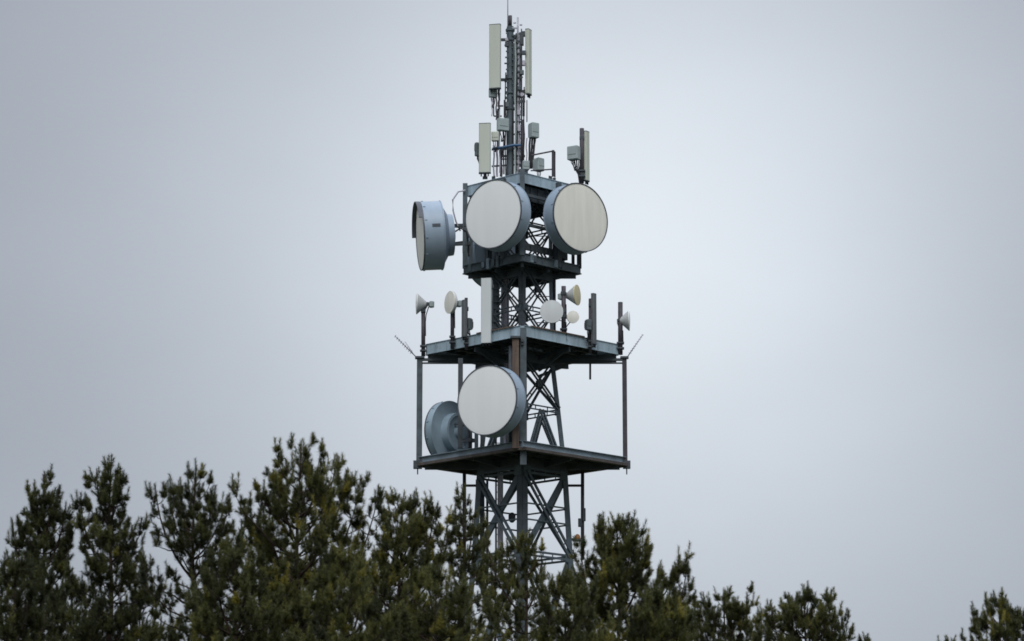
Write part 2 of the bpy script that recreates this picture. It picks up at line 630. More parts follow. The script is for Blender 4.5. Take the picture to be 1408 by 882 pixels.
# deep dark frame below the top deck and above the upper floor
for zc, h, r in ((zTp - .78, .62, 1.95), (zU + .42, .3, 2.0)):
    for k in range(4):
        if zc < zU + 1 and k in (2, 3):
            continue
        b = MB()
        p0, p1 = corner(k, r, zc), corner(k + 1, r, zc)
        e = (p1 - p0).normalized()
        b.bar(p0 + e * .1, p1 - e * .1, .06, h)
        for i in range(1, 6):
            q = p0.lerp(p1, i / 6)
            n = Vector((e.y, -e.x, 0))
            b.bar(q + n * .06 - Vector((0, 0, h / 2 - .02)), q + n * .06 + Vector((0, 0, h / 2 - .02)), .05, .06, up=e)
        b.build('box_girder', M['steel_dark'], tower)
# clutter of brackets on the upper floor
for i in range(10):
    t = rnd.random()
    k = (3, 0)[i % 2]
    p = corner(k, 2.52, zU - .16).lerp(corner(k + 1, 2.52, zU - .16), t * .8 + .1)
    b = MB()
    b.box(p, (.16, .16, rnd.uniform(.2, .5)), Matrix.Rotation(R_(45), 3, 'Z'))
    b.build('clamp_plate', M[('steel', 'slate')[i % 3 == 0]], tower)
# waveguides and ladder inside the body
for i, (px, dy, r, mt) in enumerate(((693, .5, .13, 'cable_grey'), (698.5, .55, .05, 'cable_grey'))):
    b = MB()
    b.tube([P(px, 648, dy), P(px, 250, dy)], r, 12)
    b.build('waveguide', M[mt], tower)
b = MB()
for px in (682, 690):
    b.bar(P(px, 800, .9), P(px, 250, .9), .08, .1, up=(0, 1, 0))
z = ZT(800)
while z < ZT(250):
    b.bar(Vector((P(682, 500, .9).x, DIST + .9, z)), Vector((P(690, 500, .9).x, DIST + .9, z)), .03, .03)
    z += .3
b.build('ladder', M['steel'], tower)
b = MB()
for px, dy in ((677, -.2), (681, -.15), (685, -.1)):
    b.bar(P(px, 470, dy), P(px, 380, dy), .11, .1, up=(0, 1, 0))
for py in range(388, 470, 9):
    b.bar(P(676, py, -.27), P(688, py, -.27), .04, .05)
b.build('cable_tray', M['steel'], tower)
b = MB()
b.tube([P(762, 470, .3), P(762, 245, .3)], .075, 10)
b.build('riser_pipe', M['plum'], tower)
b = MB()
for py in (408, 432, 444, 325):
    b = MB()
    b.tube([P(736, py, .8), P(762, py, .8)], .022, 6)
    b.build('rung', M['cable_grey'], tower)
# side ladders below the lowest platform
for px, dy, p1 in ((638.5, .3, 800), (801, .2, 770)):
    b = MB()
    b.tube([P(px, 650, dy), P(px, p1, dy)], .075, 8)
    for py in (668, 742):
        b.bar(P(px, py, dy), P(657 if px < 700 else 779, py, dy), .07, .1)
    b.build('side_rail', M['plum'], tower)
b = MB()
b.box(P(803, 708, .1), (.14, .14, .55), bev=.02)
b.box(P(797.5, 719, .1), (.16, .14, .36), bev=.02)
b.build('junction_box', M['steel_dark'], tower)
for px, w in ((656, .12), (663, .2), (670, .1)):
    b = MB()
    b.bar(P(px, 660, 1.0), P(px, 805, 1.0), w, .1, up=(0, 1, 0))
    b.build('cable_ladder', M['steel_dark'], tower)
b = MB()
b.tube([P(688, 650, -.2), P(688, 800, -.2)], .12, 12)
b.build('waveguide', M['cable_grey'], tower)
b = MB()
b.lathe([(0.0, 0)], 8) if False else b.box(P(704, 712, -.6), (.3, .3, .42), bev=.1)
b.build('junction_box', M['steel_dark'], tower)

# ------------------------------------------------------------------ mast on top
zt0 = ZT(246)
mast = MB()
mast.tube([P(701.5, 246), P(701.5, 140)], .165, 12)
mast.tube([P(701.5, 140), P(701.5, 37)], .15, 12)
for py in (42, 55, 108, 128, 150):
    mast.tube([P(701.5, py + 1.5), P(701.5, py - 1.5)], .20, 12)
mst = mast.build('mast', M['steel'], tower)
b = MB(); b.tube([P(701.5, 37), P(701.5, 22)], .085, 10); b.build('mast_stub', M['plum'], mst)
b = MB(); b.tube([P(698.2, 40, -.1), P(698.2, -60, -.1)], .028, 6, r1=.014)
b.build('lightning_rod', M['cable_grey'], mst)
b = MB()
b.tube([P(712, 60, -.1), P(712, 24, -.1)], .04, 8)
b.tube([P(706, 32, -.1), P(709.5, 31.5, -.1)], .035, 6)
b.tube([P(714.5, 34.5, -.1), P(718, 34.5, -.1)], .035, 6)
b.bar(P(702, 39, -.1), P(712, 39, -.1), .06, .06)
b.build('aerial_rod', M['cable_grey'], mst)
# second column (ladder/cable run) beside the mast
b = MB()
for px in (709.5, 717):
    b.bar(P(px, 242, .25), P(px, 48, .25), .07, .08, up=(0, 1, 0))
z = ZT(240)
while z < ZT(50):
    b.bar(Vector((P(709.5, 140).x, DIST + .25, z)), Vector((P(717, 140).x, DIST + .25, z)), .035, .035)
    z += .28
b.build('mast_ladder', M['steel'], mst)
b = MB()
b.box(P(717, 54, .1), (.2, .25, .55)); b.box(P(721, 47, .1), (.28, .2, .2)); b.tube([P(717, 46, .1), P(717, 40, .1)], .03, 6)
b.box(P(708, 52, .1), (.22, .2, .2))
b.build('mast_head_bracket', M['steel_dark'], mst)
for i, (px, y0, y1, r, mt) in enumerate(((712.5, 242, 48, .05, 'cable_grey'), (714.5, 230, 60, .035, 'cable_grey'), (707, 140, 60, .06, 'steel'),
                                         (711, 130, 50, .045, 'panel_dark'), (715.5, 128, 60, .05, 'panel_dark'),
                                         (705, 244, 150, .03, 'rubber'), (689, 243, 205, .06, 'plum'), (692.5, 240, 180, .03, 'rubber'),
                                         (679, 243, 200, .035, 'cable_grey'), (683.5, 243, 205, .045, 'cable_grey'), (685, 205, 150, .05, 'steel'))):
    b = MB()
    pts = []
    for j in range(7):
        t = j / 6
        pts.append(P(px + math.sin(t * 9 + i) * .5, y0 + (y1 - y0) * t, -.05 + .1 * math.sin(i * 2.1)))
    b.tube(pts, r, 8)
    b.build('cable', M[mt], mst)
for (xa, ya, xb, yb, w) in ((690, 215, 722, 215, .09), (676, 229, 720, 226, .06), (676, 206, 718, 204, .07), (706, 168, 716, 168, .07), (706, 185, 722, 185, .06),
                            (690, 219, 716, 219, .05), (694, 135, 722, 133, .1), (706, 142, 722, 139, .12), (679, 160, 690, 160, .05), (684, 146, 692, 146, .06)):
    b = MB()
    b.bar(P(xa, ya, -.06), P(xb, yb, -.06), .07, w)
    b.build('mast_arm', M['steel_dark'], mst)
b = MB()
b.tube([P(677, 205, -.3), P(684, 204, -.3), P(694, 202.5, -.32), P(706, 200, -.32), P(716, 200, -.25)], .06, 8)
b.build('cable', M['blue'], mst, label='bright blue cable looped across the mast')
b = MB()
b.tube([P(719, 235, -.1), P(719, 165, -.1)], .055, 8)
b.tube([P(720, 160, -.1), P(720, 132, -.1)], .05, 8)
b.tube([P(678.8, 160, -.1), P(678.8, 132, -.1)], .03, 6)
b.tube([P(724.5, 168, -.1), P(724.5, 138, -.1)], .025, 6)
b.tube([P(693.5, 162, -.1), P(693.5, 138, -.1)], .035, 6)
b.build('mast_pipe', M['plum'], mst)
for i in range(12):
    b = MB()
    py = 52 + i * 11.6 + rnd.uniform(-3, 3)
    px = rnd.choice((697.2, 707, 713, 717.5, 720))
    b.box(P(px, py, -.1), (rnd.uniform(.1, .24), .14, rnd.uniform(.12, .3)), bev=.02)
    b.build('cable_clamp', M[rnd.choice(('steel', 'steel_dark', 'rru_dark', 'cable_grey'))], mst)
for i, (px, y0, y1, r, mt) in enumerate(((687, 238, 128, .03, 'cable_grey'), (695, 242, 100, .03, 'rubber'), (720.5, 240, 120, .03, 'rubber'),
                                         (708.5, 240, 55, .04, 'rru'), (710.5, 236, 70, .03, 'rubber'), (676.5, 160, 130, .025, 'cable_grey'),
                                         (682.5, 165, 126, .035, 'plum'), (724, 240, 190, .03, 'cable_grey'), (686, 150, 120, .05, 'plum'))):
    b = MB()
    b.tube([P(px + .6 * math.sin(j * 1.9 + i), y0 + (y1 - y0) * j / 7, -.18 + .06 * math.cos(i)) for j in range(8)], r, 6)
    b.build('cable', M[mt], mst)
for i in range(11):
    b = MB()
    py = 46 + i * 8.3
    b.bar(P(695.5 - (i % 3), py, -.12), P(699, py, -.12), .05, .06)
    b.bar(P(704, py + 3, -.16), P(713 + 2 * (i % 4), py + 2.4, -.1), .05, .055)
    b.build('step_bracket', M['steel_dark' if i % 2 else 'steel'], mst)
# handrail on the top deck
b = MB()
b.tube([P(760.5, 243, -.6), P(760.5, 207, -.6)], .06, 8)
b.tube([P(760.5, 208, -.6), P(730, 214, -1.1)], .035, 8)
b.tube([P(760.5, 233, -.6), P(730, 235, -1.1)], .03, 8)
b.tube([P(760.5, 208, -.6), P(763, 209, .2), P(763, 244, .2)], .03, 8)
b.build('handrail', M['plum'], tower)


# ------------------------------------------------------------------ drum antennas
def drum(px, py, dy, R, az, label, pitch=0.0, depth=0.72, back=0.28, hub=0.28, mats=('shroud', 'radome'), mount=None,
         plate=False, hood=False):
    rot = facing(az, pitch)
    fc = P(px, py, dy)
    loc = fc + rot @ Vector((0, depth + back + hub, 0))
    root = thing('drum_antenna', loc, label, 'drum antenna', 'large drum antennas on the tower', rot)
    f = Matrix.Translation(fc) @ rot.to_4x4()
    s = MB(f)
    s.lathe([(R - .03, .02), (R, .02), (R, depth * .5)], 96)
    s.lathe([(R, depth * .5), (R, depth)], 96)
    s.lathe([(R, depth), (R + .025, depth + .001), (R + .025, depth + .04), (R, depth + .041)], 96)
    sh = s.build('shroud', M[mats[0]], root)
    s = MB(f)
    s.lathe([(R, depth + .041), (R * .86, depth + back * .35), (R * .66, depth + back), (R * .62, depth + back + .01)], 96)
    s.build('reflector', M[mats[0]], root)
    s = MB(f)
    y0 = depth + back
    s.lathe([(R * .62, y0 + .01), (R * .60, y0 + hub), (R * .52, y0 + hub + .02), (R * .50, y0 + hub - .06), (R * .2, y0 + hub - .06), (R * .18, y0 + hub + .1), (0.01, y0 + hub + .1)], 64)
    s.build('hub', M['shroud_dull' if mats[0] != 'shroud' else mats[0]], root)
    s = MB(f)
    s.lathe([(R * i / 12 + .002, -.05 * (1 - (i / 12) ** 2) + .012) for i in range(12)] + [(R - .032, .014)], 96)
    s.build('radome', M[mats[1]], root)
    s = MB(f)
    s.lathe([(R - .03, .02), (R - .03, -.012), (R + .008, -.012), (R + .008, .05), (R, .05)], 96)
    s.build('rim', M['rim'], root)
    # latches around the shroud
    for i in range(12):
        s = MB(f)
        a = 2 * math.pi * (i + .5) / 12
        s.box((math.cos(a) * (R + .008), .13, math.sin(a) * (R + .008)), (.04, .09, .05), Matrix.Rotation(-a, 3, 'Y'))
        s.build('latch', M['shroud_dull'], sh)
    if plate:
        s = MB(f)
        a = math.pi * 0.0
        s.box((R * .999 * (1 if az < 0 else -1), depth * .62, .12), (.05, .34, .12))
        s.build('nameplate', M['rim'], sh)
    if hood:
        s = MB(f)
        s.lathe([(R - .03, -.014), (R - .03, -.17), (R + .016, -.17), (R + .016, -.014)], 40, arc=(20, 170))
        s.build('hood', M['rim'], sh)
    s = MB(f)
    y1 = y0 + hub
    for q in (-1, 1):
        s.bar((0, y1 + .05, q * .42), (0, y1 + .62, q * .42), .14, .1)
        s.bar((q * .3, y1 - .02, q * .3), (0, y1 + .6, q * .3), .07, .07)
        s.box((0, y1 + .62, q * .42), (.3, .22, .16))
    s.tube([(0, y1 + .62, -.8), (0, y1 + .62, .8)], .07, 10)
    s.build('mounting_bracket', M['steel_dark'], root)
    s = MB(f)
    s.tube([(.12, y1 + .08, .1), (.14, y1 + .35, .25), (.12, y1 + .6, .1), (.12, y1 + .62, -1.0)], .035, 8)
    s.build('feed_cable', M['rubber'], root)
    return root


drum(677.8, 294.3, -3.0, 1.47, -37, 'pale-faced drum antenna on the near left side of the upper box, turned left', depth=.62)
drum(798.5, 299, -1.75, 1.48, 38, 'cream-faced drum antenna on the right side of the upper box, turned right', mats=('shroud', 'radome_cream'), depth=.62)
drum(577.5, 325, -.25, 1.47, -82, 'drum antenna seen edge-on at far left, with a dark nameplate on its shroud', pitch=-4, depth=.88, back=.26, hub=.26, mats=('shroud', 'radome_cream'), plate=True, hood=True)
drum(669.5, 550.5, -4.75, 1.44, -33, 'pale-faced drum antenna between the two wide platforms, overlapping the rusty post', depth=.60)
mc = P(669.5, 550.5, -4.75) + facing(-33) @ Vector((0, 1.16 + .62, 0))
b = MB(); b.tube([(mc.x, mc.y, zL), (mc.x, mc.y, zM - .7)], .09, 10); b.build('mount_mast', M['steel_dark'], tower)
b = MB(); b.box((P(633, 530, -2.6).x, DIST - 2.4, (zL + ZT(508)) / 2), (.2, .2, ZT(508) - zL)); b.build('mount_mast', M['steel_dark'], tower)
for k_, px_ in enumerate((655, 663, 690, 698)):
    b = MB(); b.box((P(px_, 600, -2).x, DIST - 1.9 + .2 * k_, zL + .75), (.16, .16, 1.5)); b.build('deck_stanchion', M['steel_dark' if k_ % 2 else 'steel'], tower)
drum(611.5, 597, 1.6, 1.36, -128, 'dull grey drum antenna seen from behind on the lowest platform', depth=.36, back=.10, hub=.34, mats=('shroud_dull', 'radome'))
drum(670.5, 351, 2.9, 1.52, -135, 'blue-grey drum antenna mostly hidden behind the upper box, its underside hanging below the floor')


# ------------------------------------------------------------------ small dishes on poles
def pole(px, y0, y1, dy, r=.09, mat='plum'):
    b = MB()
    b.tube([P(px, y0, dy), P(px, y1, dy)], r, 10)
    o = b.build('antenna_pole', M[mat], tower)
    c = MB()
    for t in (.12, .22):
        q = P(px, y0, dy).lerp(P(px, y1, dy), t)
        c.box(q, (r * 3, r * 3, .06))
    c.build('pole_clamp', M['steel_dark'], o)
    return o


def dish(px, py, dy, R, az, label, depth, mats, pitch=0.0, pole_at=None, radio=True, flat=False):
    rot = facing(az, pitch)
    fc = P(px, py, dy)
    f = Matrix.Translation(fc) @ rot.to_4x4()
    loc = fc + rot @ Vector((0, depth + .1, 0))
    root = thing('dish_antenna', loc, label, 'dish antenna', 'small dish antennas on the middle platform', rot)
    s = MB(f)
    if flat:                                      # shallow drum
        s.lathe([(R, .0), (R, depth * .55), (R * .8, depth * .8), (R * .3, depth), (.01, depth)], 48)
    else:                                         # cone-backed dish
        s.lathe([(R, .0), (R, .04), (R * .72, depth * .42), (R * .36, depth * .85), (R * .26, depth), (.01, depth)], 48)
    s.build('reflector', M[mats[0]], root)
    s = MB(f)
    s.lathe([(R * i / 8 + .001, -.03 * (1 - (i / 8) ** 2)) for i in range(8)] + [(R + .008, -.004), (R + .008, .03), (R, .03)], 48)
    s.build('radome', M[mats[1]], root)
    s = MB(f)
    s.box((0, depth + .06, 0), (.14, .14, .14), bev=.02)
    if pole_at is not None:
        pw = f.inverted() @ pole_at
        s.bar((0, depth + .06, 0), tuple(pw), .09, .09)
        s.box(tuple(pw), (.24, .2, .16), bev=.02)
    s.build('mounting_bracket', M['steel_dark'], root)
    if pole_at is not None:
        s = MB()
        a_ = f @ Vector((0, depth + .12, -.08))
        pb = Vector(pole_at)
        s.tube([a_, a_.lerp(pb, .5) - Vector((0, 0, .28)), pb + Vector((.1, -.1, -.5)), pb + Vector((.11, -.1, -1.1))], .022, 6)
        s.build('feed_cable', M['rubber'], root)
    if radio:
        s = MB(f)
        s.box((0, depth + .22, -.02), (.26, .18, .26), bev=.03)
        for i in range(5):
            s.box((-.1 + .05 * i, depth + .325, -.02), (.018, .03, .22))
        s.build('radio_unit', M['rru'], root)
    return root


pole(582, 490, 428, -.05)
pole(622, 480, 405, -1.42, .085, 'plum')
pole(775, 470, 394, -2.2, .1, 'plum')
pole(853, 488, 416, -.05, .105, 'plum')
dish(572.5, 418, -.1, .44, -86, 'pale cone-backed dish seen edge-on at the far left pole', .42, ('panel_white', 'radome'), pole_at=P(582, 428, -.05))
dish(618, 416, -1.6, .47, -62, 'cream dish with deep rim on the rusty second pole from the left', .24, ('panel_white', 'radome_cream'), flat=True, pole_at=P(622, 417, -1.42))
dish(758.5, 428.5, -2.7, .475, 0, 'round pale dish facing the viewer, larger one left of its pole', .3, ('panel', 'panel_white'), pole_at=P(775, 428, -2.2), flat=True)
dish(794, 406, -2.0, .43, 70, 'yellowed cone-backed dish turned right, high on its pole', .5, ('panel_white', 'radome_yellow'), pole_at=P(775, 404, -2.2))
dish(788, 436, -2.3, .25, 8, 'tiny round cream dish facing the viewer, right of its pole', .2, ('panel', 'radome_cream'), pole_at=P(775, 435, -2.2), radio=False, flat=True)
dish(865.5, 441, -.1, .43, 86, 'pale cone-backed dish seen edge-on at the far right pole', .40, ('panel_white', 'radome'), pole_at=P(853, 440, -.05), radio=False)


# ------------------------------------------------------------------ panel antennas
def panel(px, y0, y1, dy, w, d, az, label, mat='panel', arms=(), group='tall panel antennas on the tower', caps=('panel', 'steel_dark')):
    rot = facing(az)
    b0, t0 = P(px, y1, dy), P(px, y0, dy)
    h = t0.z - b0.z
    root = thing('panel_antenna', b0, label, 'panel antenna', group, rot)
    f = Matrix.Translation(b0) @ rot.to_4x4()
    c = d * .35
    poly = [(-w / 2, d / 2), (-w / 2, -d / 2 + c)]
    for i in range(1, 6):
        a = math.pi + (math.pi / 2) * i / 6
        poly.append((-w / 2 + c + c * math.cos(a), -d / 2 + c + c * math.sin(a)))
    poly.append((-w / 2 + c, -d / 2)); poly.append((w / 2 - c, -d / 2))
    for i in range(1, 6):
        a = 1.5 * math.pi + (math.pi / 2) * i / 6
        poly.append((w / 2 - c + c * math.cos(a), -d / 2 + c + c * math.sin(a)))
    poly += [(w / 2, -d / 2 + c), (w / 2, d / 2)]
    s = MB(f)
    s.prism(poly, .05, h - .03)
    s.build('housing', M[mat], root)
    s = MB(f)
    s.prism([(x * 1.025, y * 1.025) for x, y in poly], 0, .048)
    s.prism([(x * 1.02, y * 1.02) for x, y in poly], h - .028, h)
    s.build('end_cap', M[caps[1]], root)
    s = MB(f)
    for i in (-.3, 0, .3):
        s.tube([(w * i, 0, .0), (w * i, 0, -.12)], .028, 8)
    s.build('connector', M['rubber'], root)
    for (pyy, tx, ty) in arms:                    # arm from the housing's back to the pole at pixel tx
        s = MB()
        a = P(px, pyy, dy)
        e = P(tx, pyy, ty)
        s.bar(a.lerp(e, .1), e, .09, .12)
        s.box(e, (.2, .2, .16), bev=.02)
        s.build('mounting_arm', M['steel_dark'], root)
    return root


panel(680.5, 34, 123, -.35, .50, .18, -14, 'tall pale panel antenna at the top left of the mast, longest of them', arms=((55, 700, 0), (110, 700, 0)))
panel(727, 41, 131, .1, .34, .17, 62, 'narrow pale panel antenna at the top right of the mast', arms=((49, 712, .2), (126, 712, .2)))
panel(666.5, 170, 239, -1.1, .50, .18, -8, 'broad greenish panel antenna standing above the left drum antenna')
panel(806.8, 181, 250, .1, .30, .15, 55, 'slim pale panel antenna behind the tall pole above the cream-faced drum', arms=((190, 800, 0), (240, 800, 0)))
panel(668.5, 383, 472, -2.95, .43, .16, -12, 'white panel antenna hanging between the upper box and the middle platform', mat='panel_white', arms=((395, 676, -2.3), (452, 676, -2.3)), caps=('panel_white', 'panel_white'))
panel(638, 413, 464, -2.1, .26, .14, -60, 'dark short panel antenna on the left edge of the middle platform, beside the white panel', mat='panel_dark', arms=((425, 641, -2.0), (455, 641, -2.0)))
panel(817, 404, 474, -1.6, .24, .14, 55, 'dark panel antenna on the right edge of the middle platform', mat='panel_dark', arms=((420, 812.5, -1.5), (455, 812.5, -1.5)))
pole(641, 481, 410, -2.0, .07)
pole(676, 470, 386, -2.3, .06, 'steel_dark')
pole(811.5, 486, 411, -1.5, .07)
pole(800, 252, 177, 0, .1)
pole(667, 246, 239, -1.0, .07, 'steel_dark')


# ------------------------------------------------------------------ radio units
def radio(px, py, dy, w, d, h, az, label, mat='rru', feed=None):
    rot = facing(az)
    c = P(px, py, dy)
    b0 = c - Vector((0, 0, h / 2))
    root = thing('radio_unit', b0, label, 'radio unit', 'radio boxes beside the antennas', rot)
    f = Matrix.Translation(b0) @ rot.to_4x4()
    s = MB(f); s.box((0, 0, h / 2), (w, d, h), bev=.025); s.build('housing', M[mat], root)
    s = MB(f)
    n = 7
    for i in range(n):
        s.box((-w / 2 + w * (i + .5) / n, d / 2 + .02, h / 2), (.016, .04, h * .85))
    s.build('cooling_fins', M[mat], root)
    s = MB(f); s.box((0, -d / 2 - .008, h * .62), (w * .8, .016, h * .5)); s.build('cover', M[mat], root)
    s = MB(f)
    for i in range(3):
        x = w * (-.25 + .25 * i)
        s.tube([(x, 0, 0), (x, 0, -.10), (x * .6 + .03, .05, -.25), (x * .2, .12, -.45)], .018, 6)
    s.build('jumper_cable', M['rubber'], root)
    s = MB(f); s.box((0, d / 2 + .07, h * .5), (.14, .08, h * .5)); s.build('bracket', M['steel_dark'], root)
    return root


radio(691.5, 172, -.45, .50, .25, .55, 25, 'blue-grey radio box left of the mast just below its middle')
radio(734, 180, -.3, .36, .34, .66, 32, 'grey radio box right of the mast above the handrail')
radio(741, 227, -.6, .36, .34, .56, 40, 'grey radio box low by the handrail post on the top deck')
radio(789, 211, -.1, .5, .34, .6, -30, 'grey radio box left of the tall pole over the cream-faced drum')
radio(681, 188, -.8, .32, .2, .42, -5, 'small pale radio box with blue mark right of the greenish panel', mat='panel')
radio(657, 206, -.9, .16, .26, .6, -50, 'dark slim radio box at the left edge of the greenish panel', mat='rru_dark')
radio(678, 128, -.1, .34, .2, .42, 20, 'pale radio box under the longest panel antenna', mat='rru')
radio(644.5, 446, -1.85, .22, .22, .5, -40, 'dark radio box behind the left dark panel antenna', mat='rru_dark')
radio(809, 447, -1.75, .2, .22, .46, 30, 'dark radio box left of the right dark panel antenna', mat='rru_dark')
radio(723, 228, -.5, .3, .24, .4, 10, 'greenish radio box against the right of the mast foot', mat='rru')
b = MB()
for i in range(4):
    b.tube([P(787 + i * 3, 221, -.1), P(789 + i * 2.2, 230 - i, -.12), P(795 + i * .8, 240, -.1), P(797 + i * .8, 254, 0)], .028, 6)
b.build('cable', M['rubber'], tower)
b = MB()
for i in range(3):
    b.tube([P(729 + i * 3, 190, -.3), P(728 + i * 3.3, 200, -.3), P(728 + i * 2.6, 215, -.35), P(727 + i * 2, 232, -.4)], .05, 6)
b.build('cable', M['rubber'], tower)
b = MB()
b.tube([P(640, 262, -.2), P(630, 264, -.2), P(622.5, 275, -.25), P(623, 290, -.25), P(627, 305, -.2), P(633, 318, -.1)], .035, 8)
b.build('cable', M['cable_grey'], tower)

# ------------------------------------------------------------------ yagi antennas and lamp
def yagi(p_in, p_out, n, label, L=.3, second=None):
    root = thing('yagi_antenna', p_in, label, 'yagi antenna', 'slanted yagi antennas at the platform corners')
    s = MB(); s.tube([p_in, p_out], .022, 6); s.build('boom', M['cable_grey'], root)
    d = (p_out - p_in).normalized()
    side = d.cross(Vector((0, 1, 0))).normalized()
    y = Vector((0, 1, 0))
    for i in range(n):
        c = p_in.lerp(p_out, .2 + .78 * i / (n - 1))
        s = MB(); l_ = L * (1 - .4 * i / n) / 2
        q = (y * .9 + side * .42).normalized()
        s.tube([c - q * l_, c + q * l_], .012, 5); s.build('element', M['cable_grey'], root)
    if second:
        s = MB(); s.tube(second, .018, 6); s.build('stay_rod', M['cable_grey'], root)
    return root


yagi(P(571, 490, 0), P(543, 462, -.2), 9, 'pale yagi antenna slanting up and out at the left platform corner', second=[P(569, 488, .1), P(557, 470, .1)])
yagi(P(862, 492, 0), P(884, 460, -.2), 9, 'pale yagi antenna slanting up and out at the right platform corner')
lp = P(794, 742, .15)
lamp = thing('warning_lamp', lp, 'small orange lamp on the rail right of the lower lattice, just over the trees', 'lamp')
s = MB(Matrix.Translation(lp) @ Matrix.Rotation(R_(90), 4, 'X'))
s.lathe([(.02, -.0), (.11, .0), (.13, .05), (.11, .15), (.06, .21), (.005, .23)], 20)
s.build('lens', M['orange'], lamp)
s = MB(); s.box(lp + Vector((0, 0, -.04)), (.42, .3, .08), bev=.02); s.build('base', M['steel_dark'], lamp)

# ------------------------------------------------------------------ pines
def norm(a):
    return a / np.maximum(np.linalg.norm(a, axis=-1, keepdims=True), 1e-9)


FULL = .9                          # crowns close up below their open tops


class Twigs:
    def __init__(self):
        self.v, self.f = [], []

    def tube(self, pts, r0, r1, n):
        pts = np.asarray(pts)
        k = len(pts)
        d = norm(np.gradient(pts, axis=0))
        ref = np.array([0.31, 0.95, 0.05])
        s = norm(np.cross(d, ref))
        u = np.cross(s, d)
        a = np.linspace(0, 2 * np.pi, n, endpoint=False)
        rr = np.linspace(r0, r1, k)[:, None, None]
        ring = pts[:, None, :] + rr * (np.cos(a)[None, :, None] * s[:, None, :] + np.sin(a)[None, :, None] * u[:, None, :])
        o = sum(len(x) for x in self.v) if not hasattr(self, 'n') else self.n
        self.v.append(ring.reshape(-1, 3))
        i = np.arange(k - 1)[:, None] * n
        j = np.arange(n)[None, :]
        j2 = (j + 1) % n
        q = np.stack([i + j, i + j2, i + n + j2, i + n + j], -1).reshape(-1, 4) + o
        self.f.append(q)
        self.n = o + k * n


def quad_mesh(name, V, F):
    me = bpy.data.meshes.new(name)
    nf, k = F.shape
    me.vertices.add(len(V)); me.vertices.foreach_set('co', V.astype(np.float32).ravel())
    me.loops.add(nf * k); me.loops.foreach_set('vertex_index', F.astype(np.int32).ravel())
    me.polygons.add(nf)
    me.polygons.foreach_set('loop_start', np.arange(0, nf * k, k, dtype=np.int32))
    me.update(calc_edges=True)
    return me


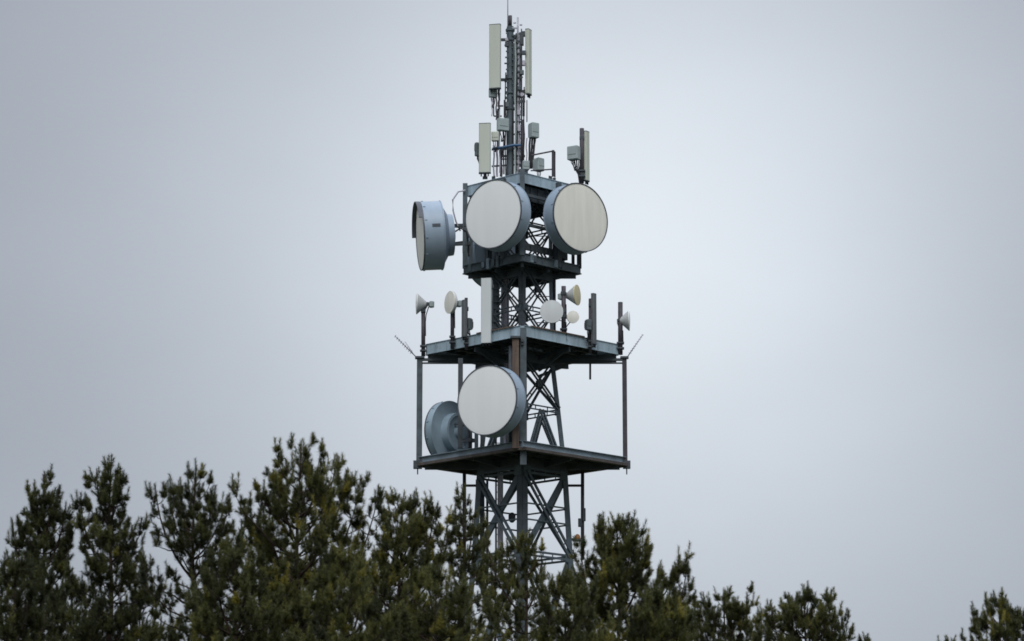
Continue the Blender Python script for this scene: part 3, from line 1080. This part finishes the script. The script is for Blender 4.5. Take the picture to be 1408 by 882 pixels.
def pine(px, py, Y, prof, leaders, seed, label, dens=1.0, lean=0.0, K=72, tint=0.0, shoot=1.0, bottom=985, foot=None):
    rng = np.random.default_rng(seed)
    s = FPX / Y
    top = np.array(W(px, py, Y)) - np.array([0, 0, .20])
    zlow = W(px, max(bottom, py + 120), Y).z
    root = thing('pine_tree', Vector((top[0] + lean, Y, 0)), label, 'pine tree', 'pines in front of the tower')
    base = np.array([top[0] + lean, Y, 0.0])
    PR = np.array(prof, float) / s
    tw = Twigs()
    SP, SD, SL, ST = [], [], [], []

    def trunk_pt(z):
        t = z / top[2]
        w = (1 - t) ** 1.5
        return np.array([top[0] + lean * w + .35 * (1 - t) * math.sin(z * .9 + seed), Y + .35 * (1 - t) * math.cos(z * .7 + seed), z])

    def shoot_at(p, d, l, tn):
        SP.append(p); SD.append(d); SL.append(l * shoot * .9); ST.append(tn)

    UP = np.array([0, 0, 1.0])

    def branch(start, azm, R, elev, btint, fuller=1.0):
        d = np.array([math.cos(azm), math.sin(azm), 0])
        rise = R * math.tan(elev)
        end = start + d * R + UP * rise
        ctl = start + d * R * .6 + UP * rise * .22
        t = np.linspace(0, 1, 6)[:, None]
        pts = (1 - t) ** 2 * start + 2 * t * (1 - t) * ctl + t ** 2 * end
        pts[1:-1] += rng.normal(0, .02 * max(R, .4), (4, 3))
        tw.tube(pts, .010 + .014 * R, .006, 4)
        L = R / math.cos(elev)
        n = max(1, int(L * 3.0 * dens * fuller + rng.random()))
        side = np.array([-d[1], d[0], 0])

        def clump(q, axis, big, tn):
            """a tuft: one upright leading shoot with a few shorter ones fanned round it"""
            ax = norm(axis * .45 + UP * .9 + rng.normal(0, .12, 3))
            shoot_at(q, ax, rng.uniform(.22, .36) * big, tn + .05)
            for _ in range(rng.integers(1, 4)):
                s2 = norm(ax * .85 + norm(rng.normal(0, 1, 3)) * .62)
                shoot_at(q - ax * .03, s2, rng.uniform(.10, .20) * big, tn + rng.normal(0, .07))

        for i in range(n):
            tt = min(1, .18 + .82 * (i + rng.random()) / n)
            p = (1 - tt) ** 2 * start + 2 * tt * (1 - tt) * ctl + tt ** 2 * end
            tg = norm(2 * (1 - tt) * (ctl - start) + 2 * tt * (end - ctl))
            sg = 1 if i % 2 else -1
            tl = rng.uniform(.18, .55) * (1.2 - .6 * tt) * min(1.3, .5 + .55 * R)
            td = norm(tg * .7 + side * sg * rng.uniform(.3, 1.0) + UP * rng.uniform(.1, .8) + rng.normal(0, .2, 3))
            q = p + td * tl
            m = (p + q) / 2 - UP * tl * .08
            tw.tube(np.array([p, m, q]), .006, .0035, 3)
            tn = btint + rng.normal(0, .17)
            clump(q, td, rng.uniform(.55, 1.4), tn)
            if rng.random() < .75:
                f = rng.uniform(.3, .75)
                shoot_at(p + (q - p) * f, norm(td * .5 + UP * rng.uniform(-.1, .9) + rng.normal(0, .45, 3)), rng.uniform(.08, .16), tn - .1)
        clump(end, norm(end - ctl), 1.15, btint + rng.normal(0, .1))

    def grow(pts_fn, z_lo, z_hi, rad_fn, step, n_lo=3, n_hi=6):
        z = z_hi - .10
        ph = rng.random() * 6
        while z > z_lo:
            dep = z_hi - z
            ctr = pts_fn(z)
            nb = int(rng.integers(n_lo, n_hi)) + (1 if dep > 1.6 else 0)
            for i in range(nb):
                R = rad_fn(dep) * rng.choice((rng.uniform(.35, .8), rng.uniform(.7, 1.15)))
                el = R_(max(4, 56 - 52 * dep / max(1.0, (z_hi - z_lo)) + rng.normal(0, 9)))
                if R < .12:
                    continue
                R = min(R, max(.0, dep - .12) / math.tan(el) * .8 + .10) if dep < 1.5 else R
                branch(ctr, ph + i * 2 * math.pi / nb + rng.normal(0, .3), max(R, .12), el, rng.normal(.45 + tint, .14), 1 + FULL * min(1, max(0, (dep - .7) / 1.6)))
            ph += 1.1
            z -= step * rng.uniform(.8, 1.2)

    # trunk
    zs = np.linspace(0, top[2], 26)
    tp = np.array([trunk_pt(z) for z in zs])
    tw.tube(tp, .05 + top[2] * .010, .012, 8)
    for _ in range(3):
        shoot_at(top - UP * rng.uniform(.1, .35), norm(UP + rng.normal(0, .22, 3)), rng.uniform(.3, .42), .45 + tint)
    shoot_at(top - UP * .32, UP, .36, .4 + tint)
    shoot_at(top - UP * .62, UP, .34, .4 + tint)

    def rad(dep):
        return float(np.interp(dep, PR[:, 0], PR[:, 1]))
    grow(trunk_pt, zlow, top[2], rad, .31 / dens ** .5, 3, 6)
    # a few dead stubs on the bare lower trunk
    for _ in range(8):
        z = rng.uniform(zlow * .45, zlow)
        a = rng.random() * 6.28
        p = trunk_pt(z)
        tw.tube(np.array([p, p + np.array([math.cos(a), math.sin(a), .1]) * rng.uniform(.3, .9)]), .02, .006, 4)
    for (lx, ly) in leaders:
        e = np.array(W(lx, ly, Y)) - np.array([0, 0, .20])
        e[1] += rng.uniform(-.5, .5)
        dx = abs(e[0] - top[0])
        hz = max(e[2] - (1.0 + dx * 1.3), zlow * .8)
        st = trunk_pt(hz)
        ctl = np.array([st[0] + (e[0] - st[0]) * .85, st[1] + (e[1] - st[1]) * .85, st[2] + (e[2] - st[2]) * .35])
        t = np.linspace(0, 1, 8)[:, None]
        pts = (1 - t) ** 2 * st + 2 * t * (1 - t) * ctl + t ** 2 * e
        tw.tube(pts, .035, .010, 5)
        shoot_at(e - UP * .30, norm(UP + rng.normal(0, .08, 3)), .36, .4 + tint)
        shoot_at(e - UP * .55, norm(UP + rng.normal(0, .08, 3)), .3, .35 + tint)
        for _ in range(2):
            shoot_at(e - UP * rng.uniform(.3, .5), norm(UP + rng.normal(0, .35, 3)), rng.uniform(.22, .34), .45 + tint)

        def lp_fn(z, st=st, ctl=ctl, e=e):
            t = min(1, max(0, (z - st[2]) / max(.1, e[2] - st[2]))) ** .75
            return (1 - t) ** 2 * st + 2 * t * (1 - t) * ctl + t ** 2 * e
        grow(lp_fn, st[2] + (e[2] - st[2]) * .25, e[2], lambda dep: .09 + min(.40, .21 * dep), .34 / dens ** .5, 2, 4)

    V = np.concatenate(tw.v) - base
    F = np.concatenate(tw.f)
    me = quad_mesh('trunk', V, F)
    me.materials.append(M['bark'])
    me.polygons.foreach_set('use_smooth', np.ones(len(F), bool))
    o = bpy.data.objects.new('trunk', me); COL.objects.link(o); o.parent = root
    # needles
    SPa, SDa, SLa, STa = np.array(SP), norm(np.array(SD)), np.array(SL), np.array(ST)
    S = len(SPa)
    i = np.arange(K)
    tpos = (i + rng.random((S, K))) / K
    ang = i * 2.39996 + rng.random((S, 1)) * 6.28 + rng.normal(0, .3, (S, K))
    ref = np.where(np.abs(SDa[:, 2:3]) > .9, np.array([[1.0, 0, 0]]), np.array([[0, 0, 1.0]]))
    a1 = norm(np.cross(SDa, ref)); a2 = np.cross(SDa, a1)
    radial = np.cos(ang)[..., None] * a1[:, None] + np.sin(ang)[..., None] * a2[:, None]
    alpha = (1.30 - .75 * tpos) + rng.normal(0, .12, (S, K))
    nd = np.cos(alpha)[..., None] * SDa[:, None] + np.sin(alpha)[..., None] * radial
    nl = (.098 + .050 * rng.random((S, K))) * (1 - .25 * tpos)
    p0 = SPa[:, None] + SDa[:, None] * (tpos * SLa[:, None])[..., None]
    p1 = p0 + nd * nl[..., None]
    wv = norm(np.cross(nd, rng.normal(0, 1, (S, K, 3)))) * .0058
    V = np.stack([p0 - wv, p0 + wv, p1 + wv * .35], 2).reshape(-1, 3) - base
    F = np.arange(S * K * 3).reshape(-1, 3)
    me = quad_mesh('crown', V, F)
    at = me.attributes.new('tint', 'FLOAT', 'FACE')
    tv = np.clip(np.repeat(STa, K) + rng.normal(0, .08, S * K), 0, 1)
    at.data.foreach_set('value', tv.astype(np.float32))
    me.materials.append(M['needles'])
    o = bpy.data.objects.new('crown', me); COL.objects.link(o); o.parent = root
    print('pine', px, py, 'shoots', S)
    return root


#    top px, py, distance, crown profile (px below top, px half width), extra leader tops, seed, label
pine(61, 643, 72, [(0, 0), (22, 8), (60, 20), (100, 34), (150, 46), (260, 54)], [(13, 700), (90, 680), (45, 668), (72, 668)], 11,
     'dark pine at the far left with one shoot arm reaching out left', dens=.95, tint=-.12)
pine(153, 627, 70, [(0, 0), (22, 8), (70, 24), (110, 36), (150, 50), (200, 60), (280, 66)], [(130, 630), (112, 676), (163, 650)], 12,
     'dense narrow pine with twin tops, second from the left', dens=1.1, tint=-.12)
pine(270, 631, 68, [(0, 0), (22, 8), (70, 34), (110, 50), (150, 66), (260, 76)], [(217, 660), (247, 650), (296, 658), (315, 668), (333, 704)], 13,
     'open thin-crowned pine with sky showing through its branches and trunk', dens=.72, lean=-.5, tint=-.12)
pine(414, 600, 66, [(0, 0), (22, 12), (60, 40), (100, 66), (150, 92), (290, 110)], [(463, 612), (386, 640), (360, 668), (497, 645), (520, 655), (345, 700), (440, 622), (478, 640)], 14,
     'tallest and broadest pine, left of the tower, spiky topped', dens=.95, tint=.08)
pine(553, 676, 74, [(0, 0), (20, 12), (50, 36), (100, 60), (220, 84)], [(585, 680), (600, 690), (535, 690), (570, 690), (615, 706)], 15,
     'rounded dense pine directly left of the tower foot', dens=1.05, tint=.12)
pine(637, 668, 84, [(0, 4), (40, 18), (90, 30), (220, 46)], [(626, 690), (650, 705)], 16,
     'thin sparse pine just left of the lattice with a bare-looking spire', dens=.6)
pine(722, 742, 80, [(0, 8), (40, 30), (140, 55)], [(668, 722), (745, 752), (697, 735)], 17,
     'pine standing straight in front of the lattice foot', dens=.66, tint=.06)
pine(848, 708, 70, [(0, 0), (20, 14), (45, 36), (80, 62), (130, 84), (190, 95)], [(826, 720), (868, 722), (888, 733), (945, 764), (905, 768), (800, 758), (925, 775)], 18,
     'broad dense pine directly right of the tower', dens=1.3, tint=.08)
pine(995, 808, 82, [(0, 0), (18, 9), (40, 28), (90, 56)], [(1026, 808), (962, 822), (943, 832), (1010, 820)], 19,
     'low pine between the broad right pine and the rounded one', dens=1.35)
pine(1106, 804, 80, [(0, 0), (18, 12), (40, 38), (90, 66)], [(1082, 812), (1131, 816), (1160, 832), (1062, 828), (1148, 825)], 20,
     'rounded low pine standing right of centre at the bottom edge', dens=1.3)
pine(1374, 816, 78, [(0, 0), (18, 12), (40, 32), (80, 48)], [(1346, 834), (1402, 828), (1386, 824)], 21,
     'isolated pine cut by the right edge of the photo', dens=1.25)
pine(1190, 866, 86, [(0, 4), (30, 14), (60, 22)], [], 22,
     'mere pine tip poking up at the bottom edge right of the rounded low pine', dens=.9)
pine(1301, 871, 86, [(0, 4), (30, 14), (60, 22)], [], 23,
     'mere pine tip at the bottom edge left of the isolated right pine', dens=.9)
pine(22, 772, 62, [(0, 10), (40, 44), (130, 80)], [(46, 790), (4, 808), (70, 815)], 24,
     'dark low bushy pine filling the bottom left corner', dens=1.15, tint=-.2)
pine(192, 812, 76, [(0, 8), (40, 36), (110, 60)], [(160, 838), (225, 842)], 25,
     'low dark pine below and between the twin-topped and the open pine', dens=.8)
pine(322, 748, 63, [(0, 10), (40, 36), (130, 72)], [(298, 775), (348, 760), (280, 800)], 26,
     'bushy lower pine left below the tallest one', dens=1.1)
pine(468, 762, 60, [(0, 10), (40, 40), (130, 80)], [(440, 775), (500, 778)], 27,
     'nearest low pine in front of the tallest one', dens=1.05, tint=.08)
pine(600, 790, 61, [(0, 10), (40, 40), (110, 80)], [(570, 800), (632, 800)], 28,
     'nearest low pine in front of the rounded dense one, left of the tower foot', dens=1.05, tint=.08)
pine(680, 762, 90, [(0, 8), (40, 30), (120, 48)], [(662, 775), (700, 785)], 29,
     'half-hidden pine behind the one in front of the lattice foot', dens=.6)
pine(778, 795, 66, [(0, 10), (40, 40), (100, 66)], [(752, 812), (800, 790)], 30,
     'low bushy pine below the right side of the lattice', dens=1.1)
pine(905, 815, 64, [(0, 10), (40, 44), (90, 66)], [(880, 825), (935, 830)], 31,
     'low bushy pine in front of the broad right pine', dens=1.1)
pine(100, 800, 92, [(0, 8), (40, 36), (110, 60)], [(75, 815), (128, 812)], 32,
     'farther pine seen low between the two leftmost pines', dens=1.0)
pine(395, 770, 92, [(0, 8), (40, 46), (120, 80)], [(420, 780), (362, 790)], 33,
     'farther pine seen through the lower crown of the tallest one', dens=1.0)
pine(535, 775, 95, [(0, 8), (40, 46), (120, 80)], [(510, 790), (562, 788)], 34,
     'farther pine seen through the lower crown of the rounded dense one', dens=1.0)

pine(1046, 838, 90, [(0, 0), (18, 14), (50, 40), (90, 60)], [(1032, 846)], 35,
     'farther low pine filling the gap behind the rounded low pine', dens=1.2)

# ------------------------------------------------------------------ light and sky
ZENITH = 18.0
SUN_EL, SUN_AZ = 50.0, 180.0      # azimuth clockwise from +Y (the view direction): high behind the camera
wd = bpy.data.worlds.new('World')
C.world = wd
wd.use_nodes = True
nt = wd.node_tree
bg = nt.nodes['Background']
sky = node(nt, 'ShaderNodeTexSky', sky_type='NISHITA')
sky.sun_disc = False
sky.sun_elevation = R_(SUN_EL)
sky.sun_rotation = R_(SUN_AZ)
tc = node(nt, 'ShaderNodeTexCoord')


def math_node(op, a, b=None, c=None, clamp=False):
    n = node(nt, 'ShaderNodeMath', operation=op)
    n.use_clamp = clamp
    for i, x in enumerate((a, b, c)):
        if x is None: continue
        if isinstance(x, (int, float)):
            n.inputs[i].default_value = x
        else:
            nt.links.new(x, n.inputs[i])
    return n.outputs[0]


def sky_dir(px, py):
    return (W(px, py, 1.0) - Vector((0, 0, CAM_Z))).normalized()


def lobe(px, py, sigma_deg):
    """soft bright thinning of the cloud layer round one direction"""
    dt = node(nt, 'ShaderNodeVectorMath', operation='DOT_PRODUCT')
    nt.links.new(tc.outputs['Generated'], dt.inputs[0])
    dt.inputs[1].default_value = sky_dir(px, py)
    one = math_node('SUBTRACT', 1.0, dt.outputs['Value'])
    return math_node('EXPONENT', math_node('MULTIPLY', one, -1.0 / (R_(sigma_deg) ** 2 / 1.0)))


n1 = node(nt, 'ShaderNodeTexNoise')
mp = node(nt, 'ShaderNodeMapping')
mp.inputs['Scale'].default_value = (1, 1, 1.6)
nt.links.new(tc.outputs['Generated'], mp.inputs['Vector'])
nt.links.new(mp.outputs[0], n1.inputs['Vector'])
n1.inputs['Scale'].default_value = 6.0
n1.inputs['Detail'].default_value = 5
n1.inputs['Roughness'].default_value = 0.5
L1 = lobe(835, 335, 5.75)
sep = node(nt, 'ShaderNodeSeparateXYZ')
nt.links.new(tc.outputs['Generated'], sep.inputs[0])
zen = math_node('MAXIMUM', math_node('SUBTRACT', sep.outputs['Z'], 0.33), 0.0)
val = math_node('ADD', math_node('MULTIPLY', zen, ZENITH), 3.85)      # overcast: far brighter overhead
val = math_node('ADD', val, math_node('MULTIPLY', L1, 4.8))
val = math_node('MULTIPLY', val, math_node('ADD', math_node('MULTIPLY', n1.outputs['Fac'], 0.22), 0.89))
tint = node(nt, 'ShaderNodeMixRGB')
nt.links.new(L1, tint.inputs['Fac'])
tint.inputs['Color1'].default_value = (0.888, 0.966, 1.10, 1)
tint.inputs['Color2'].default_value = (0.903, 0.965, 1.035, 1)
cc = node(nt, 'ShaderNodeMixRGB', blend_type='MULTIPLY')
cc.inputs['Fac'].default_value = 1
nt.links.new(tint.outputs[0], cc.inputs['Color1'])
nt.links.new(val, cc.inputs['Color2'])
mx = node(nt, 'ShaderNodeMixRGB')
mx.inputs['Fac'].default_value = 0.96            # thick cloud layer over the clear sky
nt.links.new(sky.outputs[0], mx.inputs['Color1'])
nt.links.new(cc.outputs[0], mx.inputs['Color2'])
nt.links.new(mx.outputs[0], bg.inputs['Color'])
bg.inputs['Strength'].default_value = 0.10

sd = bpy.data.lights.new('sun', 'SUN')
sd.energy = 1.5
sd.angle = R_(35)
sd.color = (1.0, 0.97, 0.93)
so = bpy.data.objects.new('sun', sd)
COL.objects.link(so)
el, az = R_(SUN_EL), R_(SUN_AZ)
to_sun = Vector((math.sin(az) * math.cos(el), math.cos(az) * math.cos(el), math.sin(el)))
so.rotation_euler = to_sun.to_track_quat('Z', 'Y').to_euler()
so.location = (0, 0, 60)

cd = bpy.data.cameras.new('camera')
cd.sensor_width = 36
cd.lens = 36 * FPX / 1408
cd.clip_end = 9000
cd.dof.use_dof = True
cd.dof.focus_distance = 123
cd.dof.aperture_fstop = cd.lens / 1000 / 0.045
co = bpy.data.objects.new('camera', cd)
COL.objects.link(co)
co.location = (0, 0, CAM_Z)
co.rotation_euler = (R_(90) + PITCH, 0, 0)
C.camera = co

C.view_settings.view_transform = 'Standard'
C.view_settings.look = 'None'
C.view_settings.exposure = 0
C.view_settings.gamma = 1
C.view_settings.use_curve_mapping = False
C.render.engine = 'CYCLES'
C.cycles.max_bounces = 6
C.cycles.filter_width = 1.7
